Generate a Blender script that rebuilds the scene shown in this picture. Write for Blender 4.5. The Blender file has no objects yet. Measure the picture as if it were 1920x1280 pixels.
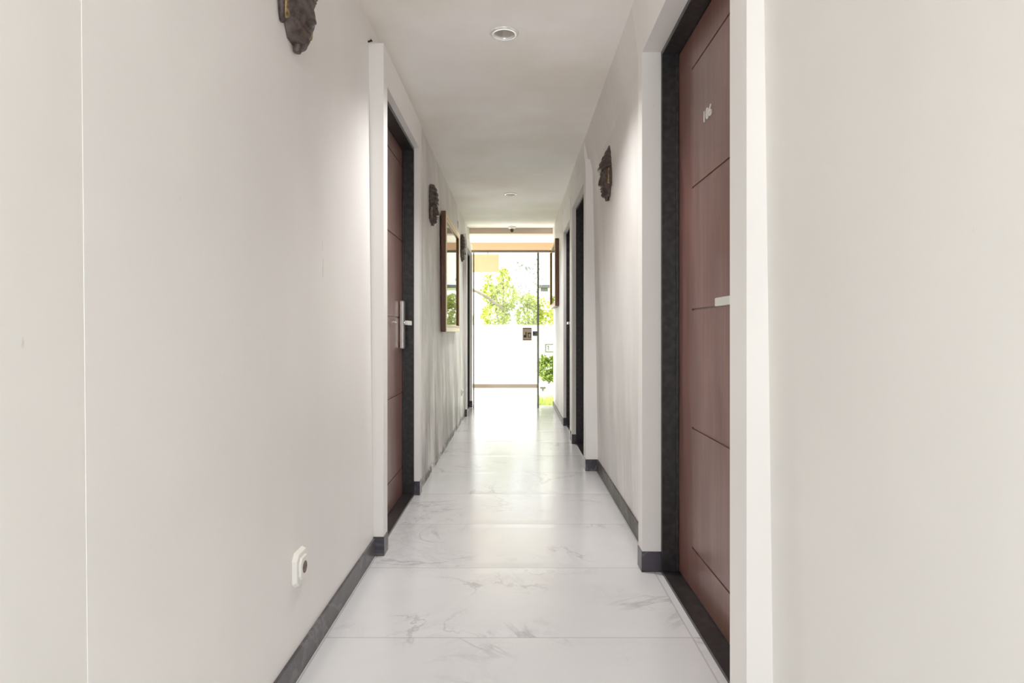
import bpy, bmesh, math, random
from mathutils import Vector, Matrix, noise
random.seed(7)
S = bpy.context.scene
COL = S.collection

# ------------------------------------------------------------------ camera
F_PX = 1154.0
cam_d = bpy.data.cameras.new('camera')
cam = bpy.data.objects.new('camera', cam_d); COL.objects.link(cam)
cam_d.sensor_width = 36.0
cam_d.lens = F_PX / 1920 * 36.0
cam_d.shift_x = -7 / 1920
cam_d.shift_y = -18 / 1920
cam_d.clip_start = 0.02
cam.location = (0, 0, 1.0)
cam.rotation_euler = (math.pi / 2, 0, 0)
S.camera = cam

# ------------------------------------------------------------------ light
w = bpy.data.worlds.new('overcast_sky'); S.world = w
w.use_nodes = True
bg = w.node_tree.nodes['Background']
bg.inputs[0].default_value = (0.93, 0.965, 1.0, 1)
bg.inputs[1].default_value = 2.2
sun_d = bpy.data.lights.new('sun', 'SUN'); sun_d.energy = 8.5; sun_d.angle = math.radians(4)
sun_d.color = (1.0, 0.97, 0.93)
sun = bpy.data.objects.new('sun', sun_d); COL.objects.link(sun)
sun.rotation_euler = Vector((0.75, 0.13, -0.65)).to_track_quat('-Z', 'Y').to_euler()
vs = S.view_settings
vs.view_transform = 'Standard'; vs.look = 'None'; vs.gamma = 1.0; vs.use_curve_mapping = False
vs.exposure = 0.54
S.cycles.max_bounces = 24; S.cycles.diffuse_bounces = 18; S.cycles.transparent_max_bounces = 16

# ------------------------------------------------------------------ materials
def lin(r, g, b):
    f = lambda c: (c / 255 / 12.92) if c / 255 <= 0.04045 else ((c / 255 + 0.055) / 1.055) ** 2.4
    return (f(r), f(g), f(b), 1)
def mat(name, col, rough=0.5, metal=0.0, spec=0.5):
    m = bpy.data.materials.new(name); m.use_nodes = True
    b = m.node_tree.nodes['Principled BSDF']
    b.inputs['Base Color'].default_value = col
    b.inputs['Roughness'].default_value = rough
    b.inputs['Metallic'].default_value = metal
    b.inputs['Specular IOR Level'].default_value = spec
    return m
class NT:
    def __init__(s, m): s.t = m.node_tree; s.b = s.t.nodes['Principled BSDF']
    def n(s, ty, **kw):
        x = s.t.nodes.new(ty)
        for k, v in kw.items():
            if hasattr(x, k): setattr(x, k, v)
            else: x.inputs[k].default_value = v
        return x
    def l(s, a, b): s.t.links.new(a, b)
    def coord(s, scale=(1, 1, 1), loc=(0, 0, 0)):
        tc = s.n('ShaderNodeTexCoord'); mp = s.n('ShaderNodeMapping')
        mp.inputs['Scale'].default_value = scale; mp.inputs['Location'].default_value = loc
        s.l(tc.outputs['Object'], mp.inputs['Vector']); return mp.outputs[0]
    def noise(s, vec, scale, detail=4, rough=0.55, dist=0.0):
        x = s.n('ShaderNodeTexNoise'); x.inputs['Scale'].default_value = scale
        x.inputs['Detail'].default_value = detail; x.inputs['Roughness'].default_value = rough
        x.inputs['Distortion'].default_value = dist
        s.l(vec, x.inputs['Vector']); return x.outputs['Fac']
    def ramp(s, fac, p0, p1, c0=(0, 0, 0, 1), c1=(1, 1, 1, 1)):
        r = s.n('ShaderNodeValToRGB'); e = r.color_ramp.elements
        e[0].position = p0; e[0].color = c0; e[1].position = p1; e[1].color = c1
        s.l(fac, r.inputs[0]); return r.outputs[0]
    def math(s, op, a, b=None):
        x = s.n('ShaderNodeMath', operation=op)
        for i, v in enumerate((a, b)):
            if v is None: continue
            if isinstance(v, (int, float)): x.inputs[i].default_value = v
            else: s.l(v, x.inputs[i])
        return x.outputs[0]
    def mix(s, fac, a, b, blend='MIX'):
        x = s.n('ShaderNodeMix', data_type='RGBA', blend_type=blend)
        for sock, v in ((x.inputs[0], fac), (x.inputs[6], a), (x.inputs[7], b)):
            if isinstance(v, (int, float, tuple)): sock.default_value = v
            else: s.l(v, sock)
        return x.outputs[2]
    def bump(s, h, strength, dist=0.01):
        x = s.n('ShaderNodeBump'); x.inputs['Strength'].default_value = strength
        x.inputs['Distance'].default_value = dist
        s.l(h, x.inputs['Height']); s.l(x.outputs[0], s.b.inputs['Normal'])

def plaster(name, col, streak=0.5, rough=(0.34, 0.6), stains=0.0, col2=None):
    m = mat(name, col, 0.5); t = NT(m)
    big = t.noise(t.coord((1, 1, 0.7)), 1.3, 3)
    base = t.mix(t.ramp(big, 0.35, 0.7), col, col2 or tuple(c * 0.93 for c in col[:3]) + (1,))
    spots = t.ramp(t.noise(t.coord((1, 1, 0.4), (3, 1, 2)), 55, 2), 0.77, 0.82)
    base = t.mix(t.math('MULTIPLY', spots, 0.22), base, lin(150, 145, 138))
    st = t.noise(t.coord((3, 4, 0.7)), 1.6, 5, 0.6)
    if stains:
        sep = t.n('ShaderNodeSeparateXYZ'); t.l(t.coord(), sep.inputs[0])
        low = t.ramp(sep.outputs['Z'], 0.0, 1.25, (1, 1, 1, 1), (0.3, 0.3, 0.3, 1))
        s2 = t.ramp(t.noise(t.coord((3, 2.6, 0.7), (1.3, 0.2, 0)), 1.5, 7, 0.68), 0.37, 0.56)
        f = t.math('MULTIPLY', t.math('MULTIPLY', low, s2), stains)
        base = t.mix(f, base, lin(112, 105, 98))
        # crumbled strip where the skirting has come off
        foot = t.ramp(sep.outputs['Z'], 0.035, 0.075, (1, 1, 1, 1), (0, 0, 0, 1))
        cr = t.ramp(t.noise(t.coord((1, 1, 3), (7, 0, 0)), 4.5, 5, 0.7), 0.46, 0.56)
        base = t.mix(t.math('MULTIPLY', t.math('MULTIPLY', foot, cr), min(1, stains * 1.6)), base, lin(92, 86, 82))
    t.l(base, t.b.inputs['Base Color'])
    mr = t.n('ShaderNodeMapRange'); t.l(st, mr.inputs[0])
    mr.inputs[1].default_value = 0.3; mr.inputs[2].default_value = 0.7
    mr.inputs[3].default_value = rough[0]; mr.inputs[4].default_value = rough[1]
    t.l(mr.outputs[0], t.b.inputs['Roughness'])
    h = t.math('ADD', t.math('MULTIPLY', st, 1.0), t.math('MULTIPLY', t.noise(t.coord((1, 1, 0.5)), 6, 5), 0.5))
    t.bump(h, streak, 0.012)
    return m
WALL = lin(243, 241, 238)
M = {}
M['wall_l'] = plaster('cream_plaster', WALL, 0.14, (0.27, 0.5))
M['wall_lm'] = plaster('stained_plaster', WALL, 0.3, stains=0.75)
M['wall_r'] = plaster('cream_plaster_right', WALL, 0.2, stains=0.22)
M['wall_n'] = plaster('matte_plaster', lin(238, 236, 232), 0.2, (0.6, 0.75))
M['trim'] = plaster('trim_plaster', lin(244, 242, 239), 0.25, (0.4, 0.55))
M['ceil'] = plaster('ceiling_paint', lin(251, 250, 248), 0.12, (0.55, 0.7), col2=lin(238, 233, 226))
M['white'] = mat('white_paint', lin(242, 240, 236), 0.7)
M['tan'] = mat('tan_paint', lin(186, 152, 118), 0.7)
M['gypsum'] = mat('terrace_ceiling_paint', lin(246, 240, 234), 0.7)
M['beam'] = mat('beam_paint', lin(205, 186, 172), 0.7)

def stone(name, a, b, rough=0.22, scale=6):
    m = mat(name, a, rough); t = NT(m)
    n1 = t.noise(t.coord((1, 1, 1)), scale, 6, 0.65, 1.2)
    v = t.math('ABSOLUTE', t.math('SUBTRACT', t.noise(t.coord((1, 1, 1), (4, 2, 1)), scale * 0.6, 5, 0.6, 0.8), 0.5))
    vein = t.ramp(v, 0.0, 0.03, (1, 1, 1, 1), (0, 0, 0, 1))
    c = t.mix(t.ramp(n1, 0.35, 0.7), a, b)
    c = t.mix(t.math('MULTIPLY', vein, 0.35), c, lin(150, 148, 150))
    t.l(c, t.b.inputs['Base Color']); t.bump(n1, 0.08, 0.004)
    return m
M['granite'] = stone('dark_grey_granite', lin(60, 56, 60), lin(98, 95, 98), 0.3, 5)
M['skirt_brown'] = stone('mottled_brown_granite', lin(46, 41, 38), lin(86, 79, 72), 0.42, 7)
M['plinth'] = stone('plinth_granite', lin(58, 54, 62), lin(82, 79, 88), 0.3, 5)
M['black'] = mat('black_granite', lin(44, 41, 43), 0.32); _t = NT(M['black'])
_n = _t.noise(_t.coord(), 40, 4)
_t.l(_t.mix(_t.ramp(_n, 0.4, 0.75), lin(40, 37, 38), lin(62, 60, 61)), _t.b.inputs['Base Color'])

# mahogany door
def wood(name, a, b, axis=(7, 7, 0.6), rough=0.3, spec=0.5):
    m = mat(name, a, rough, 0, spec); t = NT(m)
    n1 = t.noise(t.coord(axis), 3.2, 6, 0.6, 0.6)
    n2 = t.noise(t.coord((axis[0] * 3, axis[1] * 3, axis[2])), 9, 4, 0.7)
    c = t.mix(t.ramp(n1, 0.35, 0.68), a, b)
    c = t.mix(t.math('MULTIPLY', t.ramp(n2, 0.45, 0.7), 0.35), c, tuple(x * 0.6 for x in a[:3]) + (1,))
    t.l(c, t.b.inputs['Base Color'])
    mr = t.n('ShaderNodeMapRange'); t.l(n1, mr.inputs[0]); mr.inputs[3].default_value = rough - 0.06; mr.inputs[4].default_value = rough + 0.14
    t.l(mr.outputs[0], t.b.inputs['Roughness']); t.bump(n2, 0.08, 0.003)
    return m
M['door'] = wood('red_brown_door_veneer', lin(112, 72, 64), lin(140, 102, 92), rough=0.3)
M['door'].node_tree.nodes['Principled BSDF'].inputs['Coat Weight'].default_value = 0.6
M['door'].node_tree.nodes['Principled BSDF'].inputs['Coat Roughness'].default_value = 0.25
M['door_groove'] = mat('door_groove_dark', lin(60, 34, 30), 0.6)
M['frame_wood'] = wood('brown_frame_wood', lin(92, 58, 42), lin(120, 80, 58), (20, 2, 2), 0.3)
M['gold'] = mat('gilt_frame', lin(176, 142, 92), 0.35, 0.6)
M['gold_pale'] = mat('pale_gilt', lin(226, 208, 164), 0.35, 0.3)
M['mat_board'] = mat('cream_mount_board', lin(222, 214, 190), 0.8)
M['steel'] = mat('brushed_steel', lin(200, 198, 192), 0.28, 0.9)
M['bright'] = mat('polished_handle', lin(236, 234, 228), 0.3, 0.5)
M['plastic'] = mat('white_plastic', lin(240, 238, 232), 0.35)
M['ring'] = mat('glossy_white_ring', lin(252, 252, 252), 0.12, 0.35, 1.0)
M['dark'] = mat('dark_plastic', lin(50, 46, 44), 0.5)
M['grey'] = mat('grey_metal', lin(112, 110, 108), 0.4, 0.3)
M['sockethole'] = mat('socket_brown', lin(120, 104, 96), 0.5)

def bronze():
    m = mat('dark_carved_wood', lin(74, 62, 60), 0.42, 0.1); t = NT(m)
    n1 = t.noise(t.coord(), 38, 5, 0.65)
    c = t.mix(t.ramp(n1, 0.4, 0.72), lin(66, 55, 54), lin(108, 96, 88))
    t.l(c, t.b.inputs['Base Color']); t.bump(n1, 0.35, 0.004)
    return m
M['mask'] = bronze()
m = mat('aged_gold_paint', lin(170, 146, 98), 0.45, 0.3); t = NT(m)
n1 = t.noise(t.coord(), 60, 4); t.l(t.mix(t.ramp(n1, 0.4, 0.65), lin(182, 158, 108), lin(96, 80, 62)), t.b.inputs['Base Color'])
M['mask_gold'] = m

# marble tile floor: 1.2 x 0.59 m tiles
m = mat('marble_floor_tile', lin(226, 224, 222), 0.16, 0, 0.6); t = NT(m)
tc = t.n('ShaderNodeTexCoord'); sp = t.n('ShaderNodeSeparateXYZ'); t.l(tc.outputs['Object'], sp.inputs[0])
ty = t.math('DIVIDE', t.math('SUBTRACT', sp.outputs['Y'], 2.014), 0.595)
tx = t.math('DIVIDE', t.math('ADD', sp.outputs['X'], 0.622), 1.2)
cb = t.n('ShaderNodeCombineXYZ')
t.l(t.math('MULTIPLY', t.math('FLOOR', ty), 3.37), cb.inputs[0]); t.l(t.math('MULTIPLY', t.math('FLOOR', tx), 5.1), cb.inputs[1])
va = t.n('ShaderNodeVectorMath', operation='ADD'); t.l(tc.outputs['Object'], va.inputs[0]); t.l(cb.outputs[0], va.inputs[1])
P = va.outputs[0]
n0 = t.noise(P, 1.6, 6, 0.6, 0.9)
v1 = t.ramp(t.math('ABSOLUTE', t.math('SUBTRACT', n0, 0.5)), 0.0, 0.016, (1, 1, 1, 1), (0, 0, 0, 1))
msk = t.ramp(t.noise(P, 1.9, 2), 0.46, 0.62)
v2 = t.ramp(t.math('ABSOLUTE', t.math('SUBTRACT', t.noise(P, 3.1, 7, 0.7, 1.5), 0.5)), 0.0, 0.05, (1, 1, 1, 1), (0, 0, 0, 1))
cl = t.ramp(t.noise(P, 1.2, 5, 0.6), 0.4, 0.75)
c = t.mix(t.math('MULTIPLY', cl, 0.45), lin(226, 226, 227), lin(206, 206, 210))
c = t.mix(t.math('MULTIPLY', t.math('MULTIPLY', v1, msk), 0.46), c, lin(140, 141, 145))
c = t.mix(t.math('MULTIPLY', t.math('MULTIPLY', v2, msk), 0.16), c, lin(150, 152, 156))
def joint(f, size, wd):
    fr = t.math('FRACT', f); d = t.math('MINIMUM', fr, t.math('SUBTRACT', 1.0, fr))
    return t.ramp(t.math('MULTIPLY', d, size), 0.0, wd, (1, 1, 1, 1), (0, 0, 0, 1))
j = t.math('MAXIMUM', joint(ty, 0.595, 0.004), joint(tx, 1.2, 0.004))
c = t.mix(t.math('MULTIPLY', j, 0.45), c, lin(130, 126, 120))
t.l(c, t.b.inputs['Base Color'])
fr = t.math('FRACT', ty); d = t.math('MINIMUM', fr, t.math('SUBTRACT', 1.0, fr))
edge = t.ramp(t.math('MULTIPLY', d, 0.595), 0.0, 0.06, (0, 0, 0, 1), (1, 1, 1, 1))
h = t.math('ADD', t.math('MULTIPLY', edge, 0.6), t.math('MULTIPLY', t.noise(tc.outputs['Object'], 2.2, 2), 1.0))
t.bump(h, 0.10, 0.02)
t.b.inputs['Roughness'].default_value = 0.2
M['floor'] = m
M['terrace'] = mat('pale_terrace_tile', lin(232, 231, 230), 0.25)
m = mat('grass_green', lin(150, 172, 80), 0.8); t = NT(m)
t.l(t.mix(t.ramp(t.noise(t.coord(), 6, 4), 0.3, 0.7), lin(120, 136, 78), lin(176, 182, 128)), t.b.inputs['Base Color'])
M['grass'] = m
def leaf(name, a, b):
    m = mat(name, a, 0.5); t = NT(m)
    oi = t.n('ShaderNodeNewGeometry')
    t.l(t.mix(oi.outputs['Random Per Island'], a, b), t.b.inputs['Base Color'])
    tr = t.n('ShaderNodeBsdfTranslucent'); mx = t.n('ShaderNodeMixShader'); mx.inputs[0].default_value = 0.45
    t.l(t.mix(oi.outputs['Random Per Island'], a, b), tr.inputs[0])
    out = t.t.nodes['Material Output']
    t.l(t.b.outputs[0], mx.inputs[1]); t.l(tr.outputs[0], mx.inputs[2]); t.l(mx.outputs[0], out.inputs[0])
    return m
M['leaf'] = leaf('sunlit_leaf', lin(140, 158, 52), lin(222, 224, 128))
M['leaf_dark'] = leaf('deep_leaf', lin(84, 110, 40), lin(160, 180, 84))
M['leaf_washed'] = leaf('washed_out_leaf', lin(128, 134, 130), lin(160, 166, 160))  # grey imitates foliage bleached by the bright sky behind it
M['bark'] = mat('grey_bark', lin(150, 138, 124), 0.8)

def glass(name, tint, fac_scale=1.0):
    m = bpy.data.materials.new(name); m.use_nodes = True; nt = m.node_tree
    nt.nodes.remove(nt.nodes['Principled BSDF']); out = nt.nodes['Material Output']
    tr = nt.nodes.new('ShaderNodeBsdfTransparent'); tr.inputs[0].default_value = tint
    gl = nt.nodes.new('ShaderNodeBsdfGlossy'); gl.inputs['Roughness'].default_value = 0.02
    fr = nt.nodes.new('ShaderNodeFresnel'); fr.inputs[0].default_value = 1.45
    mx = nt.nodes.new('ShaderNodeMixShader')
    nt.links.new(fr.outputs[0], mx.inputs[0]); nt.links.new(tr.outputs[0], mx.inputs[1]); nt.links.new(gl.outputs[0], mx.inputs[2])
    nt.links.new(mx.outputs[0], out.inputs[0]); return m
M['glass'] = glass('clear_glass', (0.97, 0.985, 0.975, 1))
M['glass_edge'] = mat('glass_edge_green', lin(138, 142, 128), 0.45)

# ------------------------------------------------------------------ builders
def add_box(bm, x0, x1, y0, y1, z0, z1):
    v = [bm.verts.new((x, y, z)) for x in (x0, x1) for y in (y0, y1) for z in (z0, z1)]
    for f in ((0, 1, 3, 2), (4, 6, 7, 5), (0, 4, 5, 1), (2, 3, 7, 6), (0, 2, 6, 4), (1, 5, 7, 3)):
        bm.faces.new([v[i] for i in f])
def add_prism(bm, prof, y0, y1):       # profile in x,z, extruded along y
    a = [bm.verts.new((x, y0, z)) for x, z in prof]; b = [bm.verts.new((x, y1, z)) for x, z in prof]
    n = len(prof)
    bm.faces.new(a); bm.faces.new(b[::-1])
    for i in range(n): bm.faces.new((a[i], b[i], b[(i + 1) % n], a[(i + 1) % n]))
def add_tube(bm, pts, rad, seg=10):
    rings = []
    for i, p in enumerate(pts):
        p = Vector(p); r = rad[i] if isinstance(rad, (list, tuple)) else rad
        d = (Vector(pts[min(i + 1, len(pts) - 1)]) - Vector(pts[max(i - 1, 0)])).normalized()
        u = d.orthogonal().normalized() if i == 0 else (rings[-1][1] - d * rings[-1][1].dot(d)).normalized()
        vv = d.cross(u)
        ring = [bm.verts.new(p + (u * math.cos(k * 2 * math.pi / seg) + vv * math.sin(k * 2 * math.pi / seg)) * r) for k in range(seg)]
        rings.append((ring, u))
    for i in range(len(rings) - 1):
        a, b = rings[i][0], rings[i + 1][0]
        for k in range(seg): bm.faces.new((a[k], a[(k + 1) % seg], b[(k + 1) % seg], b[k]))
    bm.faces.new(rings[0][0][::-1]); bm.faces.new(rings[-1][0])
def add_lathe(bm, prof, c, seg=32):    # prof: (r, z) list around z axis at c
    rings = []
    for r, z in prof:
        rings.append([bm.verts.new((c[0] + r * math.cos(k * 2 * math.pi / seg), c[1] + r * math.sin(k * 2 * math.pi / seg), c[2] + z)) for k in range(seg)])
    for a, b in zip(rings, rings[1:]):
        for k in range(seg): bm.faces.new((a[k], a[(k + 1) % seg], b[(k + 1) % seg], b[k]))
    return rings
def obj(name, bm, m, parent=None, bevel=0.0, smooth=False, seg=2):
    bmesh.ops.recalc_face_normals(bm, faces=bm.faces)
    me = bpy.data.meshes.new(name); bm.to_mesh(me); bm.free()
    for mm in (m if isinstance(m, list) else [m]): me.materials.append(mm)
    if smooth:
        for p in me.polygons: p.use_smooth = True
    o = bpy.data.objects.new(name, me); COL.objects.link(o)
    if parent:
        o.parent = parent
    if bevel:
        b = o.modifiers.new('bevel', 'BEVEL'); b.width = bevel; b.segments = seg; b.limit_method = 'ANGLE'
    return o
def tag(o, label=None, cat=None, group=None, kind=None):
    if label: o['label'] = label
    if cat: o['category'] = cat
    if group: o['group'] = group
    if kind: o['kind'] = kind
    return o
def thing(name, label, cat, loc=(0, 0, 0), group=None, kind=None, rotz=0.0):
    o = bpy.data.objects.new(name, None); COL.objects.link(o); o.location = loc; o.rotation_euler = (0, 0, rotz)
    o.empty_display_size = 0.1
    return tag(o, label, cat, group, kind)
def box_obj(name, ext, m, parent=None, bevel=0.0):
    bm = bmesh.new(); add_box(bm, *ext); return obj(name, bm, m, parent, bevel)
def struct(name, bm, m, label, cat='wall', bevel=0.0):
    return tag(obj(name, bm, m, None, bevel), label, cat, kind='structure')

# ------------------------------------------------------------------ shell
CE = 2.40
YS, YE = -1.3, 8.36
XO = 0.95                                        # outside face of the walls
XR = 0.76                                        # back of the door recesses
bm = bmesh.new(); add_box(bm, -3.0, 3.0, -3.0, YE, -0.12, 0.0)
struct('floor', bm, M['floor'], 'glossy white marble tiled corridor floor with grey veins', 'floor')
bm = bmesh.new(); add_box(bm, -XO, XO, YS, 8.30, CE, CE + 0.25)
struct('ceiling', bm, M['ceil'], 'smooth off-white corridor ceiling with faint stains', 'ceiling')

def seg(bm, side, y0, y1, base, mid, top, zb=0.0, zt=CE):
    """wall stretch whose face runs base -> mid (z 2.15) -> top, back at XO"""
    def at(z): return base + (mid - base) * z / 2.15 if z <= 2.15 else mid + (top - mid) * (z - 2.15) / (CE - 2.15)
    zs = [zb] + [z for z in (1.1, 2.15) if zb + 0.01 < z < zt - 0.01] + [zt]
    prof = [(side * at(z), z) for z in zs] + [(side * XO, zt), (side * XO, zb)]
    add_prism(bm, prof, y0, y1)
def recess_back(bm, side, y0, y1, zt):
    add_box(bm, *(sorted((side * XR, side * XO))), y0, y1, 0, zt)

# doors: side, plaster opening y0,y1, top z, surround front x, frame x, slab x, surround band outer y0,y1
D = {
 'R1': (1, 1.515, 2.566, 2.165, 0.527, 0.605, 0.674, 1.405, 2.645),
 'R2': (1, 4.56, 5.50, 2.10, 0.503, 0.538, 0.602, 4.42, 5.58),
 'R3': (1, 5.79, 6.56, 2.06, 0.508, 0.538, 0.600, 5.69, 6.64),
 'L1': (-1, 2.83, 3.77, 2.125, 0.590, 0.622, 0.690, 2.75, 3.85),
 'L2': (-1, 7.36, 8.17, 2.02, 0.578, 0.612, 0.665, 7.27, 8.25),
}
# left wall (stretches end inside the door surrounds)
bm = bmesh.new(); seg(bm, -1, 0.92, 2.79, 0.635, 0.655, 0.66)
seg(bm, -1, 2.79, 3.81, 0.635, 0.655, 0.66, 2.145); recess_back(bm, -1, 2.79, 3.81, 2.145)
struct('wall_left', bm, M['wall_l'], 'cream plaster wall stretch with the socket at the left foreground')
bm = bmesh.new(); seg(bm, -1, YS, 0.92, 0.6358, 0.6558, 0.6608)
struct('wall_left', bm, M['wall_n'], 'matte plaster strip at the extreme left edge, before the vertical seam')
bm = bmesh.new(); seg(bm, -1, 3.81, 7.32, 0.600, 0.625, 0.647)
seg(bm, -1, 7.32, 8.21, 0.600, 0.625, 0.647, 2.04); recess_back(bm, -1, 7.32, 8.21, 2.04)
seg(bm, -1, 8.21, 8.36, 0.600, 0.61, 0.63)
struct('wall_left', bm, M['wall_lm'], 'water-stained plaster wall behind the large gilt picture on the left')
# right wall
bm = bmesh.new(); seg(bm, 1, YS, 1.46, 0.590, 0.562, 0.555)
seg(bm, 1, 1.46, 2.60, 0.54, 0.54, 0.50, 2.185); recess_back(bm, 1, 1.46, 2.60, 2.185)
struct('wall_right', bm, M['wall_n'], 'blank plaster wall filling the right foreground')
bm = bmesh.new()
seg(bm, 1, 2.60, 4.50, 0.592, 0.553, 0.500)
seg(bm, 1, 4.50, 5.54, 0.52, 0.508, 0.496, 2.12); recess_back(bm, 1, 4.50, 5.54, 2.12)
seg(bm, 1, 5.54, 5.74, 0.515, 0.51, 0.498)
seg(bm, 1, 5.74, 6.60, 0.52, 0.512, 0.498, 2.08); recess_back(bm, 1, 5.74, 6.60, 2.08)
seg(bm, 1, 6.60, YE, 0.512, 0.505, 0.498)
struct('wall_right', bm, M['wall_r'], 'streaky plaster wall carrying the right-hand carved mask')

# plaster surrounds with their dark plinths
def surround(n, key, zt, xtop, label, plinth=0.085):
    s, y0, y1, T, xf, xfr, xs, oy0, oy1 = D[key]
    xb = XR
    bm = bmesh.new()
    for a, b, r in ((oy0, y0, 0), (y1, oy1, 0)):
        add_prism(bm, [(s * xf, 0), (s * xf, T), (s * xtop, zt), (s * xb, zt), (s * xb, 0)], a, b)
    add_prism(bm, [(s * xf, T), (s * xtop, zt), (s * xb, zt), (s * xb, T)], y0, y1)
    o = struct('trim_%d' % n, bm, M['trim'], label, 'door surround')
    bm = bmesh.new(); e = 0.003
    for a, b in ((oy0, y0), (y1, oy1)):
        x = sorted((s * (xf - e), s * (xfr + 0.0)))
        add_box(bm, x[0], x[1], a - e, b + e, 0, plinth)
        xo = sorted((s * (xfr - 0.001), s * 0.66)); ya = (a - e, a + 0.01) if a == oy0 else (b - 0.01, b + e)
        add_box(bm, xo[0], xo[1], ya[0], ya[1], 0, plinth)
    obj('plinth', bm, M['plinth'], o, 0.001)
    return o
surround(1, 'R1', 2.3995, 0.499, 'white plaster surround framing the near right door')
surround(2, 'R2', 2.24, 0.499, 'white plaster surround of the second right door')
surround(3, 'R3', 2.25, 0.501, 'white plaster surround of the third right door')
surround(4, 'L1', 2.29, 0.590, 'white plaster surround of the left door')
surround(5, 'L2', 2.16, 0.585, 'white plaster surround of the far left door')

# skirting
def skirt(name, side, y0, y1, x0, h, label, x1=None):
    bm = bmesh.new(); t_ = 0.010
    x1 = x1 or x0
    add_box(bm, -1, 1, y0, y1, 0, h)
    for v in bm.verts:
        xw = x0 if abs(v.co.y - y0) < 1e-6 else x1
        v.co.x = side * ((xw - t_) if v.co.x * side < 0 else xw + 0.012)
    struct(name, bm, M['granite'] if side < 0 else M['skirt_brown'], label, 'baseboard', 0.001)
skirt('baseboard_left', -1, YS, 2.748, 0.637, 0.08, 'dark grey granite baseboard at the lower left foreground')
skirt('baseboard_right', 1, 2.65, 4.418, 0.592, 0.085, 'dark mottled baseboard between the near and second right doors')
skirt('baseboard_right', 1, 6.645, YE, 0.512, 0.06, 'thin low baseboard under the right-hand picture')
skirt('baseboard_right', 1, YS, 1.40, 0.592, 0.085, 'dark granite baseboard at the foot of the right foreground wall')

# doors
def door(n, key, label, handle=True, number=None, hinge_far=True, plate=True, num_y=None, lever_y=None):
    s, y0, y1, T, xf, xfr, xs, oy0, oy1 = D[key]
    root = thing('door_%d' % n, label, 'door', (s * xs, (y0 + y1) / 2, 0), kind='structure')
    ox, oy = s * xs, (y0 + y1) / 2
    fw = 0.02
    def B(bm, xa, xb, ya, yb, za, zb):
        x = sorted((s * xa - ox, s * xb - ox)); add_box(bm, x[0], x[1], ya - oy, yb - oy, za, zb)
    bm = bmesh.new()
    B(bm, xfr, XR, y0, y0 + fw, 0, T); B(bm, xfr, XR, y1 - fw, y1, 0, T); B(bm, xfr, XR, y0 + fw, y1 - fw, T - fw, T)
    # rebate stop
    B(bm, xs - 0.012, xs - 0.001, y0 + fw, y0 + fw + 0.008, 0, T - fw); B(bm, xs - 0.012, xs - 0.001, y1 - fw - 0.008, y1 - fw, 0, T - fw)
    obj('door_frame', bm, M['black'], root, 0.0015)
    box = bmesh.new(); B(box, xfr, XR, y0 + fw, y1 - fw, 0, 0.012); obj('threshold', box, M['black'], root)
    # slab: plain hinge stile plus boards parted by grooves
    a, b = y0 + fw + 0.003, y1 - fw - 0.003
    stile = 0.19
    if hinge_far: s0, s1, p0, p1 = b - stile, b, a, b - stile
    else: s0, s1, p0, p1 = a, a + stile, a + stile, b
    bm = bmesh.new(); top = T - fw - 0.004
    B(bm, xs + 0.006, xs + 0.045, a, b, 0.015, top)
    B(bm, xs, xs + 0.006, s0, s1, 0.015, top)
    gs = [0.177, 0.634, 1.085, 1.549, 2.003]; g = 0.0035
    edges = [0.015 - g] + [z for z in gs if z < top - 0.03] + [top + g]
    for z0, z1 in zip(edges, edges[1:]):
        B(bm, xs, xs + 0.006, p0, p1, z0 + g, z1 - g)
    slab = obj('door_leaf', bm, M['door'], root)
    if handle:
        ly = lever_y
        sg = -1 if ly < (y0 + y1) / 2 else 1        # lever points away from the latch edge
        bm = bmesh.new()
        if plate: B(bm, xs - 0.028, xs, ly - 0.030, ly + 0.028, 0.90, 1.185)
        else: B(bm, xs - 0.010, xs, ly - 0.025, ly + 0.025, 1.02, 1.14)
        h = obj('handle', bm, M['steel'], root, 0.008, seg=3)
        zl = 1.052 if plate else 1.09
        bm = bmesh.new()
        X = lambda x: s * x - ox
        add_tube(bm, [(X(xs - 0.02), ly - oy, zl), (X(xs - 0.062), ly - oy, zl)], 0.010, 12)
        ya, yb = sorted((ly + 0.012 * sg, ly - 0.13 * sg))
        B(bm, xs - 0.070, xs - 0.052, ya, yb, zl - 0.013, zl + 0.013)
        obj('lever', bm, M['bright'], h, 0.003)
    if number:
        cu = bpy.data.curves.new('digits', 'FONT'); cu.body = number; cu.size = 0.058; cu.extrude = 0.002; cu.align_x = 'CENTER'
        cu.space_character = 1.15; cu.offset = 0.0
        to = bpy.data.objects.new('digits', cu); COL.objects.link(to)
        bpy.context.view_layer.update()
        me = bpy.data.meshes.new_from_object(to.evaluated_get(bpy.context.evaluated_depsgraph_get()))
        bpy.data.objects.remove(to); bpy.data.curves.remove(cu)
        me.materials.clear(); me.materials.append(M['plastic'])
        o = bpy.data.objects.new('room_number', me); COL.objects.link(o); o.parent = root
        o.rotation_euler = (math.pi / 2, 0, -s * math.pi / 2)
        o.location = (-s * 0.0035, num_y - oy, 1.745)
    return root
door(1, 'R1', 'near right red-brown door with white room number 106', True, '106', True, False, 2.155, 1.74)
door(2, 'L1', 'left red-brown door with tall steel lock plate', True, None, False, True, None, 3.665)
door(3, 'R2', 'second door on the right, deep in its black frame', False)
door(4, 'R3', 'third door on the right with small bright lever handle', True, None, True, False, None, 6.38)
door(5, 'L2', 'far left door beside the glass end of the corridor', False)

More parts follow.
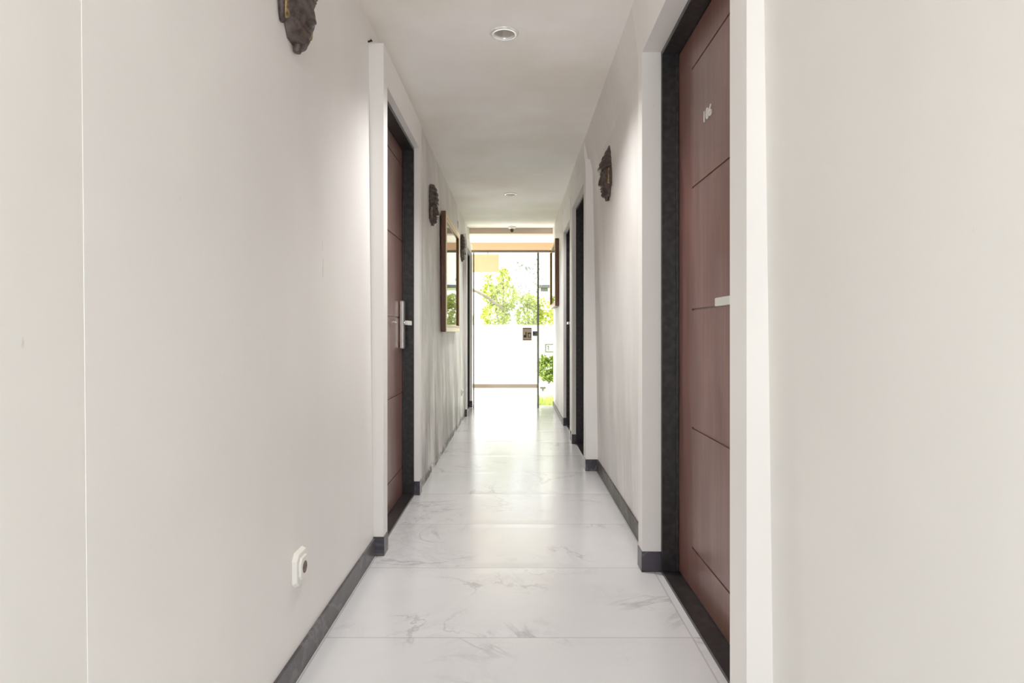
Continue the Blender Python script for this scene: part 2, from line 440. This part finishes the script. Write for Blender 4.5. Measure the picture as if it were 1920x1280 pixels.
# lintel, terrace
bm = bmesh.new(); add_box(bm, -XO, XO, 8.30, 8.46, 2.325, 2.9)
struct('trim_6', bm, M['beam'], 'beige downstand beam closing the corridor ceiling end', 'beam')
bm = bmesh.new(); add_box(bm, -1.7, 2.6, 8.46, 11.2, 2.60, 2.75)
struct('ceiling', bm, M['gypsum'], 'bright white porch ceiling beyond the corridor end', 'ceiling')
bm = bmesh.new(); add_box(bm, -1.7, 2.6, 11.04, 11.2, 2.44, 2.60)
struct('trim_7', bm, M['tan'], 'long tan beam along the outer edge of the porch ceiling', 'beam')
bm = bmesh.new()
vv = [bm.verts.new(p) for p in ((-4.5, YE, 0), (0.29, YE, 0), (0.385, 11.0, 0), (-4.5, 11.0, 0))]
vb = [bm.verts.new((v.co.x, v.co.y, -0.12)) for v in vv]
bm.faces.new(vv); bm.faces.new(vb[::-1])
for i in range(4): bm.faces.new((vv[i], vb[i], vb[(i + 1) % 4], vv[(i + 1) % 4]))
struct('floor', bm, M['terrace'], 'white tiled porch floor outside the glass door', 'floor')
bm = bmesh.new(); add_box(bm, 0.25, 2.6, YE, 8.42, -0.12, -0.005)
struct('trim_8', bm, M['white'], 'white step edge in front of the grass', 'kerb')
bm = bmesh.new(); add_box(bm, -6, 6, 11.0, 11.15, -0.1, 1.125)
tag(obj('boundary_wall', bm, M['white'], None, 0.004), 'low white garden boundary wall outside the glass door', 'wall', kind='structure')
bm = bmesh.new(); add_box(bm, -6, 0.385, 10.985, 11.0, 0, 0.067)
tag(obj('baseboard_far', bm, mat('brown_skirting', lin(104, 90, 74), 0.6)), 'brown skirting strip at the foot of the garden wall', 'baseboard', kind='structure')
bm = bmesh.new(); add_box(bm, -40, 40, 8.42, 60, -0.2, -0.1)
tag(obj('garden_ground', bm, M['grass']), 'green ground of the garden beyond the corridor', 'ground', kind='structure')
# tan panel hanging from the far beam
bm = bmesh.new(); add_box(bm, -1.5, -0.30, 11.0, 11.06, 2.07, 2.385)
tp = tag(obj('hanging_panel', bm, mat('pale_tan_panel', lin(200, 166, 128), 0.6), None, 0.004), 'pale tan panel hanging under the porch beam at left', 'panel')
for x in (-1.2, -0.5):
    bm = bmesh.new(); add_tube(bm, [(x, 11.045, 2.38), (x, 11.045, 2.445)], 0.008, 8); obj('hanger', bm, M['grey'], tp)

# glass door at the corridor end
gd = thing('glass_door', 'frameless glass door at the corridor end with dark lock', 'glass door', (-0.13, 8.10, 0))
bm = bmesh.new(); add_box(bm, -0.415, 0.415, -0.005, 0.005, 0.012, 2.03); obj('pane', bm, M['glass'], gd)
bm = bmesh.new(); add_box(bm, 0.411, 0.437, -0.014, 0.012, 0.0, 2.04); obj('edge_profile', bm, M['glass_edge'], gd)
bm = bmesh.new(); add_box(bm, -0.43, -0.415, -0.010, 0.010, 0.0, 2.04); obj('edge_profile', bm, M['glass_edge'], gd)
bm = bmesh.new(); add_box(bm, 0.352, 0.414, -0.022, 0.022, 0.945, 1.01)
lk = obj('lock', bm, M['grey'], gd, 0.012, seg=3)
bm = bmesh.new(); add_tube(bm, [(0.378, -0.022, 0.978), (0.378, -0.030, 0.978)], 0.010, 12); obj('keyhole', bm, M['dark'], lk)
bm = bmesh.new(); add_box(bm, -0.60, 0.497, 8.085, 8.115, 2.045, 2.075)
struct('trim_9', bm, mat('header_rail_paint', lin(196, 180, 164), 0.5), 'slim beige header rail above the glass door', 'rail')
# picture notice on the glass
st = thing('notice_sticker', 'small taupe picture notice stuck on the glass door', 'sign', (0.15, 8.092, 0.97))
box_obj('backing', (-0.06, 0.06, 0.0, 0.0025, -0.085, 0.085), mat('taupe_print', lin(214, 198, 176), 0.6), st)
ink = mat('dark_print', lin(70, 62, 54), 0.6); ink2 = mat('pale_print', lin(206, 200, 160), 0.6)
bm = bmesh.new()
add_box(bm, -0.055, 0.055, -0.001, 0.0, 0.072, 0.080)
add_box(bm, -0.022, -0.008, -0.001, 0.0, -0.045, 0.030)
add_box(bm, -0.045, -0.022, -0.001, 0.0, -0.045, -0.010)
add_box(bm, 0.006, 0.052, -0.001, 0.0, 0.004, 0.020)
add_box(bm, 0.008, 0.018, -0.001, 0.0, -0.045, 0.004); add_box(bm, 0.044, 0.052, -0.001, 0.0, -0.045, 0.004)
add_box(bm, 0.018, 0.044, -0.001, 0.0, -0.045, -0.036)
add_box(bm, -0.055, 0.055, -0.001, 0.0, -0.072, -0.066)
obj('print', bm, ink, st)
bm = bmesh.new(); add_box(bm, 0.020, 0.042, -0.001, 0.0, -0.034, 0.002); add_box(bm, -0.006, 0.004, -0.001, 0.0, -0.045, 0.022)
obj('print', bm, ink2, st)
# green sign on the garden wall
gs_ = thing('green_sign', 'small green-edged white sign on the garden wall at right', 'sign', (0.60, 10.99, 0.71))
box_obj('panel', (-0.075, 0.075, 0.0, 0.009, -0.075, 0.075), mat('sign_pale', lin(226, 236, 200), 0.6), gs_)
bm = bmesh.new(); g_ = 0.012
add_box(bm, -0.075, 0.075, -0.002, 0, 0.060, 0.075); add_box(bm, -0.075, 0.075, -0.002, 0, -0.075, -0.060)
add_box(bm, -0.075, -0.058, -0.002, 0, -0.06, 0.06)
add_box(bm, -0.040, -0.005, -0.002, 0, 0.030, 0.042); add_box(bm, -0.025, -0.010, -0.002, 0, -0.02, 0.030); add_box(bm, -0.030, 0.0, -0.002, 0, -0.038, -0.025)
obj('print', bm, mat('sign_green', lin(62, 88, 44), 0.6), gs_)

# ------------------------------------------------------------------ ceiling fittings
# (holes: the reflector sits in a real bore cut into the ceiling)
FILL_W = 60
def bore(x, y):
    c = bmesh.new(); add_lathe_r = add_lathe(c, [(0.046, -0.05), (0.046, 0.08)], (x, y, CE), 40)
    c.faces.new(add_lathe_r[0][::-1]); c.faces.new(add_lathe_r[1]); return c
DL = [(-0.054, 2.885), (-0.052, 6.26), (-0.055, -0.42)]
ceil = bpy.data.objects['ceiling']
for x, y in DL:
    c = bore(x, y); bmesh.ops.recalc_face_normals(c, faces=c.faces)
    me = bpy.data.meshes.new('bore'); c.to_mesh(me); c.free()
    co = bpy.data.objects.new('bore', me); COL.objects.link(co)
    md = ceil.modifiers.new('bore', 'BOOLEAN'); md.operation = 'DIFFERENCE'; md.object = co; md.solver = 'EXACT'
    bpy.context.view_layer.update()
    nm = bpy.data.meshes.new_from_object(ceil.evaluated_get(bpy.context.evaluated_depsgraph_get()))
    ceil.modifiers.clear(); ceil.data = nm
    bpy.data.objects.remove(co)
def downlight(x, y, label):
    t_ = thing('recessed_downlight', label, 'ceiling light', (x, y, CE), 'recessed corridor downlights')
    bm = bmesh.new()
    add_lathe(bm, [(0.0455, 0.004), (0.0455, -0.004), (0.050, -0.009), (0.064, -0.006), (0.068, -0.0002), (0.0455, 0.004)], (0, 0, 0), 40)
    obj('trim_ring', bm, M['ring'], t_, smooth=True)
    bm = bmesh.new()
    r = add_lathe(bm, [(0.0455, 0.003), (0.043, 0.02), (0.034, 0.055), (0.018, 0.072)], (0, 0, 0), 40)
    bm.faces.new(r[-1]); obj('reflector', bm, mat('mirror_reflector', lin(214, 209, 202), 0.35, 0.3), t_, smooth=True)
    bm = bmesh.new()
    r = add_lathe(bm, [(0.013, 0.072), (0.016, 0.05), (0.017, 0.036), (0.012, 0.026), (0.004, 0.022)], (0, 0, 0), 20)
    bm.faces.new(r[-1]); obj('bulb', bm, M['plastic'], t_, smooth=True)
    d = bpy.data.lights.new('downlight_fill', 'SPOT'); d.energy = 6 if y < 0 else (FILL_W if y < 5 else 52); d.spot_size = math.radians(126); d.spot_blend = 1.0  # fill spot added to brighten the corridor; the downlights themselves are unlit
    d.shadow_soft_size = 0.035; d.color = (1.0, 0.985, 0.965)
    lo = bpy.data.objects.new('downlight_fill', d); COL.objects.link(lo); lo.location = (x, y, CE - 0.012)
downlight(*DL[0], 'large-looking round downlight in the ceiling nearest the camera')
downlight(*DL[2], 'added unseen downlight in the ceiling over the near end of the corridor')  # unseen fitting added behind the camera to light the near end
downlight(*DL[1], 'farther round downlight, smaller in view, deep in the corridor ceiling')

dc = thing('dome_camera', 'small white ceiling device with dark dome at the corridor end', 'camera', (-0.05, 8.20, CE))
bm = bmesh.new(); r = add_lathe(bm, [(0.055, 0), (0.055, -0.012), (0.045, -0.022), (0.022, -0.03)], (0, 0, 0), 28)
bm.faces.new(r[-1]); obj('base', bm, M['plastic'], dc, smooth=False)
bm = bmesh.new(); r = add_lathe(bm, [(0.021, -0.03), (0.023, -0.045), (0.020, -0.06), (0.010, -0.072), (0.003, -0.075)], (0, 0, 0), 24)
bm.faces.new(r[-1]); obj('dome', bm, M['dark'], dc, smooth=True)

# ------------------------------------------------------------------ sockets and small wall pieces
def socket(y, z, x, label, size=0.105):
    t_ = thing('wall_socket', label, 'socket', (x, y, z), 'wall sockets')
    h = size / 2
    def octo(bm, hw, hh, c, xa, xb, hw2=None, hh2=None):
        hw2 = hw2 or hw; hh2 = hh2 or hh
        def ring(w_, h_, X):
            k = min(w_, h_) * c
            return [bm.verts.new((X, a, b)) for a, b in ((-w_ + k, -h_), (w_ - k, -h_), (w_, -h_ + k), (w_, h_ - k), (w_ - k, h_), (-w_ + k, h_), (-w_, h_ - k), (-w_, -h_ + k))]
        a = ring(hw, hh, xa); b = ring(hw2, hh2, xb)
        bm.faces.new(a); bm.faces.new(b[::-1])
        for i in range(8): bm.faces.new((a[i], b[i], b[(i + 1) % 8], a[(i + 1) % 8]))
    bm = bmesh.new(); octo(bm, h, h, 0.35, -0.004, 0.014, h * 0.86, h * 0.86)
    p = obj('faceplate', bm, M['plastic'], t_, 0.002)
    bm = bmesh.new(); octo(bm, h * 0.62, h * 0.62, 0.4, 0.0135, 0.020, h * 0.58, h * 0.58); obj('insert', bm, M['plastic'], t_, 0.001)
    bm = bmesh.new()
    add_tube(bm, [(0.0195, 0, 0), (0.0212, 0, 0)], h * 0.33, 20); obj('socket_well', bm, M['sockethole'], t_)
    bm = bmesh.new()
    for yy in (-0.009, 0.009): add_tube(bm, [(0.021, yy, 0), (0.0216, yy, 0)], 0.0026, 8)
    obj('pin_hole', bm, M['dark'], t_)
socket(1.805, 0.312, -0.6385, 'white octagonal wall socket above the left baseboard')
socket(6.85, 0.33, -0.606, 'tiny distant wall socket low on the stained left wall', 0.085)
bm = bmesh.new(); add_box(bm, -0.640, -0.620, 6.60, 6.66, 2.12, 2.19)
tag(obj('wall_sensor', bm, M['beam'], None, 0.004), 'tiny beige box high on the left wall above the picture', 'sensor')
bm = bmesh.new(); add_tube(bm, [(-0.66, 2.742, 2.292), (-0.645, 2.735, 2.292), (-0.640, 2.735, 2.296)], [0.004, 0.004, 0.007], 8)
tag(obj('wall_nail', bm, M['dark']), 'dark nail at the top corner of the left door surround', 'nail')

# ------------------------------------------------------------------ framed pictures
def wall_at(side, base, mid, z): return side * (base + (mid - base) * z / 2.15)
def picture(name_label, side, y0, y1, z0, z1, xw, depth, paint, fw=0.06):
    t_ = thing('framed_picture', name_label, 'picture', (side * xw, (y0 + y1) / 2, z0))
    ox, oy, oz = side * xw, (y0 + y1) / 2, z0
    H, W = z1 - z0, y1 - y0
    def B(bm, da, db, a, b, c, d):
        x = sorted((-side * da, -side * db)); add_box(bm, x[0], x[1], a, b, c, d)
    bm = bmesh.new(); h = W / 2
    for a, b, c, d in ((-h, -h + fw, 0, H), (h - fw, h, 0, H), (-h + fw, h - fw, 0, fw), (-h + fw, h - fw, H - fw, H)):
        B(bm, 0, depth, a, b, c, d)
    obj('frame', bm, M['frame_wood'], t_, 0.006, seg=3)
    bm = bmesh.new(); f2 = fw * 0.35
    for a, b, c, d in ((-h + fw - f2, -h + fw, fw - f2, H - fw + f2), (h - fw, h - fw + f2, fw - f2, H - fw + f2), (-h + fw, h - fw, fw - f2, fw), (-h + fw, h - fw, H - fw, H - fw + f2)):
        B(bm, depth - 0.006, depth + 0.004, a, b, c, d)
    obj('gilt_moulding', bm, M['gold'], t_, 0.002)
    bm = bmesh.new(); k = fw * 0.62
    for a, b, c, d in ((-h + 0.004, -h + k, 0.003, H - 0.003), (h - k, h - 0.004, 0.003, H - 0.003), (-h + k, h - k, 0.003, k), (-h + k, h - k, H - k, H - 0.003)):
        B(bm, depth - 0.004, depth + 0.005, a, b, c, d)
    obj('outer_bead', bm, M['gold_pale'], t_, 0.002)
    bm = bmesh.new(); B(bm, 0.006, depth - 0.018, -h + fw - 0.003, h - fw + 0.003, fw - 0.003, H - fw + 0.003); obj('mount_board', bm, M['mat_board'], t_)
    m2 = 0.10
    bm = bmesh.new(); B(bm, depth - 0.018, depth - 0.0165, -h + fw + m2, h - fw - m2, fw + m2, H - fw - m2); obj('painting', bm, paint, t_)
    bm = bmesh.new(); B(bm, depth - 0.014, depth - 0.011, -h + fw, h - fw, fw, H - fw); obj('glass', bm, M['glass'], t_)
    return t_
def painting(name, a, b, c_):
    m = mat(name, a, 0.6); t = NT(m)
    n1 = t.noise(t.coord(), 4, 5, 0.6, 0.6); c = t.mix(t.ramp(n1, 0.35, 0.65), a, b)
    n2 = t.noise(t.coord((1, 1, 1), (3, 3, 3)), 9, 4); c = t.mix(t.ramp(n2, 0.55, 0.7), c, c_)
    t.l(c, t.b.inputs['Base Color']); return m
picture('large gilt-edged brown picture frame on the stained left wall', -1, 5.02, 6.22, 1.0, 1.99, 0.611, 0.040,
        painting('pale_landscape_print', lin(190, 194, 196), lin(160, 168, 150), lin(206, 204, 186)))
picture('brown framed picture seen edge-on near the right corridor end', 1, 7.22, 8.30, 1.305, 2.10, 0.5035, 0.040,
        painting('warm_print', lin(216, 206, 184), lin(196, 184, 158), lin(226, 218, 200)), 0.05)

# ------------------------------------------------------------------ carved wall masks
def smooth(a, b, x):
    t_ = max(0, min(1, (x - a) / (b - a))); return t_ * t_ * (3 - 2 * t_)
def gauss(x, c, s_): return math.exp(-((x - c) / s_) ** 2)
def mask_proto(label, pointed, H=0.345, W=0.20, DP=0.062):
    """local: +x out of the wall, y across, z up (0 = tip of the neck peg)"""
    t_ = thing('carved_face_mask', label, 'mask', (0, 0, 0), 'carved faces along the corridor walls')
    z0, zf = 0.022, 0.195                      # chin .. hairline
    def face_w(v): return (W * 0.5) * (0.30 + 0.70 * math.sin(min(1, (v * 1.15 + 0.12)) * math.pi / 2) ** 0.9) * (1 - 0.10 * smooth(0.75, 1, v))
    def face_d(u, v, wv):
        d = DP * 0.86 * (1 - abs(u) ** 2.4) ** 0.55 * (0.66 + 0.34 * math.sin(min(1, v * 1.3 + 0.18) * math.pi / 2))
        n_ = gauss(u, 0, 0.16 + 0.10 * (1 - smooth(0.36, 0.72, v)))
        nose = smooth(0.36, 0.40, v) * (1 - smooth(0.42, 0.80, v) * 0.75) * (1 - smooth(0.8, 0.92, v))
        d += 0.018 * nose * n_
        d += 0.006 * gauss(abs(u), 0.17, 0.09) * gauss(v, 0.41, 0.035)                 # nostrils
        d += 0.011 * gauss(v, 0.275, 0.028) * gauss(u, 0, 0.34) + 0.010 * gauss(v, 0.195, 0.030) * gauss(u, 0, 0.28)   # lips
        d -= 0.006 * gauss(v, 0.236, 0.014) * gauss(u, 0, 0.32)
        d += 0.010 * gauss(v, 0.06, 0.07) * gauss(u, 0, 0.3)                            # chin
        d -= 0.010 * gauss(v, 0.70, 0.06) * gauss(abs(u), 0.40, 0.17)                   # sockets
        d += 0.006 * gauss(v, 0.69, 0.032) * gauss(abs(u), 0.40, 0.14)                  # lids
        d += 0.008 * gauss(v, 0.82, 0.035) * gauss(abs(u), 0.34, 0.28)                  # brow
        d += 0.006 * gauss(v, 0.46, 0.12) * gauss(abs(u), 0.55, 0.2)                    # cheek
        return max(0.004, d)
    bm = bmesh.new(); NU, NV = 34, 54
    g = []
    for j in range(NV + 1):
        v = j / NV; wv = face_w(v); row = []
        for i in range(NU + 1):
            u = math.sin((i / NU * 2 - 1) * math.pi / 2)
            row.append(bm.verts.new((face_d(u * 0.999, v, wv), u * wv, z0 + (zf - z0) * v)))
        g.append(row)
    for j in range(NV):
        for i in range(NU): bm.faces.new((g[j][i], g[j][i + 1], g[j + 1][i + 1], g[j + 1][i]))
    # close to the back
    rim = [g[0][i] for i in range(NU + 1)] + [g[j][NU] for j in range(1, NV + 1)] + [g[NV][i] for i in range(NU - 1, -1, -1)] + [g[j][0] for j in range(NV - 1, 0, -1)]
    back = [bm.verts.new((0.0, v.co.y, v.co.z)) for v in rim]; n = len(rim)
    for i in range(n): bm.faces.new((rim[i], rim[(i + 1) % n], back[(i + 1) % n], back[i]))
    bm.faces.new(back)
    obj('face', bm, M['mask'], t_, smooth=True)
    # headdress: stacked, carved tiers
    bm = bmesh.new(); NT_ = 30; zc = zf - 0.012; top = H
    rings = []
    for j in range(NT_ + 1):
        v = j / NT_
        if pointed: wv = W * 0.5 * (1.04 - 0.42 * v ** 1.6) * (1 + 0.07 * math.sin(v * math.pi * 7))
        else: wv = W * 0.5 * 1.03 * math.sqrt(max(0.02, 1 - (v * 0.97) ** 2.6)) * (1 + 0.045 * math.sin(v * math.pi * 8))
        dd = DP * (1.12 - 0.85 * v ** 1.3 if pointed else 1.02 * math.sqrt(max(0.05, 1 - (v * 0.9) ** 2.4))) * (1 + 0.07 * math.sin(v * math.pi * 8 + 1))
        ring = []
        for i in range(25):
            a = math.pi * (i / 24 - 0.5)
            rr = 1 + 0.045 * math.sin(a * 18 + j * math.pi)
            ring.append(bm.verts.new((dd * math.cos(a) * rr, wv * math.sin(a), zc + (top - zc) * v)))
        rings.append(ring)
    for a, b in zip(rings, rings[1:]):
        for i in range(24): bm.faces.new((a[i], a[i + 1], b[i + 1], b[i]))
        bm.faces.new((a[24], a[0], b[0], b[24]))
    bm.faces.new(rings[0][::-1]); bm.faces.new(rings[-1])
    obj('headdress', bm, M['mask'], t_, smooth=True)
    # ears with gilt ear discs
    for sy in (-1, 1):
        bm = bmesh.new(); pts = []; rr = []
        for k in range(13):
            a = k / 12; ang = -0.5 * math.pi + a * math.pi * 1.1
            pts.append((0.008 + 0.006 * math.sin(a * 3), sy * (W * 0.47 + 0.020 * math.cos(ang) - 0.004), (0.100 if sy < 0 else 0.128) + 0.052 * math.sin(ang))); rr.append(0.010 - 0.004 * abs(a - 0.5))
        add_tube(bm, pts, rr, 8); e = obj('ear', bm, M['mask'], t_, smooth=True)
        bm = bmesh.new(); pts = [(0.018, sy * (W * 0.445 + 0.012 * math.cos(-1.5 + k / 10 * 3.3)), (0.100 if sy < 0 else 0.128) + 0.040 * math.sin(-1.5 + k / 10 * 3.3)) for k in range(11)]
        add_tube(bm, pts, 0.011, 8); obj('gilt_earring', bm, M['mask_gold'], e, smooth=True)
    bm = bmesh.new(); add_tube(bm, [(0.018, 0, 0.05), (0.018, 0, 0.02), (0.016, 0, 0.0)], [0.016, 0.013, 0.011], 14)
    obj('neck_peg', bm, M['mask'], t_, 0.002, smooth=True)
    return t_
def copy_tree(o, parent=None):
    c = o.copy(); COL.objects.link(c); c.parent = parent
    for ch in list(o.children): copy_tree(ch, c)
    return c
ma = mask_proto('dark carved face with gold ear, cut off by the top of the photo', False, 0.36, 0.205, 0.062)
lean_l = math.atan((0.655 - 0.635) / 2.15)
ma.location = (-0.655, 1.80, 1.815); ma.rotation_euler = (0, 0, 0)
mb = copy_tree(ma); mb['label'] = 'grey-brown carved face between the left door and the large picture'
mb.location = (-0.6225, 4.50, 1.775); mb.scale = (0.9, 0.85, 0.83)
mc = copy_tree(ma); mc['label'] = 'farthest carved face, left of the glass end, past the large picture'
mc.location = (-0.6235, 7.02, 1.80); mc.scale = (0.8, 0.85, 0.86)
md_ = mask_proto('dark carved face with sloping headdress, the only one on the right wall', True, 0.322, 0.19, 0.064)
md_.location = (0.561, 3.67, 1.779); md_.rotation_euler = (0, math.radians(-1.2), math.pi)
md_.rotation_mode = 'XYZ'

# ------------------------------------------------------------------ garden
def leaves(bm, c, rad, n, size, shell=0.35, flat=1.0):
    for _ in range(n):
        while True:
            p = Vector((random.uniform(-1, 1), random.uniform(-1, 1), random.uniform(-1, 1)))
            if p.length <= 1: break
        p = p.normalized() * (p.length ** shell)
        q = Vector(c) + Vector((p.x * rad[0], p.y * rad[1], p.z * rad[2]))
        d = Vector((random.gauss(0, 1), random.gauss(0, 1), random.gauss(0, 0.7))).normalized()
        n_ = d.orthogonal().normalized(); n_.rotate(Matrix.Rotation(random.uniform(0, 6.28), 3, d))
        s_ = size * random.uniform(0.6, 1.3)
        b = d.cross(n_) * 0.32 * s_
        v = [bm.verts.new(q), bm.verts.new(q + d * s_ * 0.5 + b + n_ * s_ * 0.06), bm.verts.new(q + d * s_), bm.verts.new(q + d * s_ * 0.5 - b + n_ * s_ * 0.06)]
        bm.faces.new((v[0], v[1], v[2])); bm.faces.new((v[0], v[2], v[3]))
def tree(label, x, y, base, trunk_h, lobes, material, n, size, cat='tree', name='garden_tree', extra=None, tr=0.05):
    t_ = thing(name, label, cat, (x, y, base))
    bm = bmesh.new()
    add_tube(bm, [(0, 0, 0), (0.03, 0, trunk_h * 0.4), (-0.02, 0, trunk_h * 0.75), (0, 0, trunk_h)], [tr, tr * 0.85, tr * 0.7, tr * 0.5], 8)
    for lx, ly, lz, r1, r2, r3 in lobes:
        if trunk_h > 0.3: add_tube(bm, [(0, 0, trunk_h * 0.7), (lx * 0.5, ly * 0.5, (trunk_h + lz) / 2 * 0.95), (lx, ly, lz)], [tr * 0.5, tr * 0.35, tr * 0.15], 6)
    obj('trunk', bm, M['bark'], t_)
    bm = bmesh.new()
    for lx, ly, lz, r1, r2, r3 in lobes: leaves(bm, (lx, ly, lz), (r1, r2, r3), int(n * (r1 * r3) / 0.1), size)
    obj('foliage', bm, material, t_)
    if extra: extra(t_)
    return t_
# pixel-derived depth 13.5 m: one metre = 85 px
def arm(t_):
    bm = bmesh.new()
    add_tube(bm, [(-1.5, -0.6, 1.9), (-0.9, -0.6, 2.03), (-0.55, -0.6, 1.96), (-0.25, -0.6, 1.78), (0.0, -0.3, 1.6)], [0.02, 0.03, 0.035, 0.03, 0.03], 8)
    obj('bare_branch', bm, M['bark'], t_, smooth=True)
tree('bright green leafy tree standing tall behind the white wall', -0.28, 13.5, -0.1, 1.2,
     [(-0.15, 0, 1.45, 0.33, 0.3, 0.28), (0.05, 0, 1.85, 0.30, 0.3, 0.30), (-0.28, 0, 1.95, 0.18, 0.2, 0.22), (0.02, 0, 2.25, 0.14, 0.15, 0.20), (-0.35, 0.05, 2.28, 0.07, 0.1, 0.09), (0.0, 0, 2.45, 0.06, 0.1, 0.07)],
     M['leaf'], 1100, 0.07, extra=arm)
tree('pale yellow-green low tree behind the wall, right of the tall tree', 0.30, 13.8, -0.1, 0.9,
     [(0, 0, 1.45, 0.32, 0.3, 0.30), (0.15, 0, 1.75, 0.22, 0.3, 0.14), (-0.05, 0, 1.80, 0.16, 0.2, 0.16), (0.38, 0, 1.35, 0.3, 0.3, 0.22)], M['leaf'], 800, 0.075)
tree('loose green shrub behind the wall at the far right gap', 1.0, 12.9, -0.1, 0.8,
     [(0, 0, 1.40, 0.3, 0.3, 0.26), (-0.15, 0, 1.65, 0.2, 0.2, 0.12), (0.15, 0, 1.7, 0.15, 0.2, 0.14)], M['leaf'], 700, 0.075, 'shrub', 'garden_shrub')
tree('thin low shrub behind the wall at the far left', -0.88, 13.0, -0.1, 0.8,
     [(0, 0, 1.2, 0.12, 0.2, 0.13), (-0.03, 0, 1.45, 0.06, 0.1, 0.12)], M['leaf'], 120, 0.07, 'shrub', 'garden_shrub')
tree('sparse pale grey tree washed out against the sky', 0.45, 22.0, -0.1, 2.0,
     [(0, 0, 2.9, 0.5, 0.4, 0.5), (-0.3, 0, 3.4, 0.3, 0.4, 0.25), (0.25, 0, 3.5, 0.2, 0.3, 0.18)], M['leaf_washed'], 40, 0.13, tr=0.02)
# bush in the planting bed beside the porch
tree('dense green bush in the bed beside the porch floor', 0.53, 10.0, 0.16, 0.22,
     [(0, 0, 0.22, 0.17, 0.16, 0.18), (0.05, -0.05, 0.13, 0.15, 0.12, 0.09), (-0.08, 0, 0.36, 0.08, 0.08, 0.09), (0.1, 0, 0.38, 0.09, 0.08, 0.08)], M['leaf_dark'], 2600, 0.05, 'bush', 'garden_bush', tr=0.015)
bm = bmesh.new(); add_box(bm, 0.38, 2.4, 9.8, 10.2, -0.12, 0.16)
tag(obj('planter_kerb', bm, M['white'], None, 0.005), 'white planter kerb under the garden bush', 'planter')
bm = bmesh.new(); add_box(bm, 0.385, 0.475, 9.775, 9.80, 0.10, 0.125); add_box(bm, 0.42, 0.44, 9.775, 9.80, 0.06, 0.10)
tag(obj('garden_tap', bm, M['grey']), 'small grey fitting on the front of the white planter kerb', 'fitting')
bm = bmesh.new()
for _ in range(2600):
    x = random.uniform(0.30, 1.3); y = random.uniform(8.45, 9.68); h = random.uniform(0.07, 0.16); a = random.uniform(0, 6.28); wd = 0.005
    tip = (x + random.gauss(0, 0.03), y + random.gauss(0, 0.03), -0.1 + h)
    bm.faces.new([bm.verts.new((x + math.cos(a) * wd, y + math.sin(a) * wd, -0.1)), bm.verts.new((x - math.cos(a) * wd, y - math.sin(a) * wd, -0.1)), bm.verts.new(tip)])
tag(obj('grass', bm, leaf('grass_blade', lin(160, 186, 84), lin(206, 214, 130))), 'short grass growing beside the porch floor', 'grass', kind='stuff')
# neighbouring building seen in the right gap
nb = thing('neighbouring_building', 'white neighbouring building with grey ledge seen right of the glass door', 'building', (2.6, 26, 0))
box_obj('wall', (-1.62, 2.0, 0, 3.0, 2.95, 6.5), M['white'], nb)
box_obj('ledge', (-1.62, 2.0, -0.25, 0.0, 2.85, 2.97), mat('ledge_grey', lin(92, 92, 92), 0.6), nb)
box_obj('duct', (-1.55, -1.25, -0.15, 0.1, 2.70, 2.85), mat('duct_grey', lin(104, 104, 104), 0.6), nb)
box_obj('column', (1.6, 2.0, 0.5, 1.0, -0.1, 2.95), M['white'], nb)
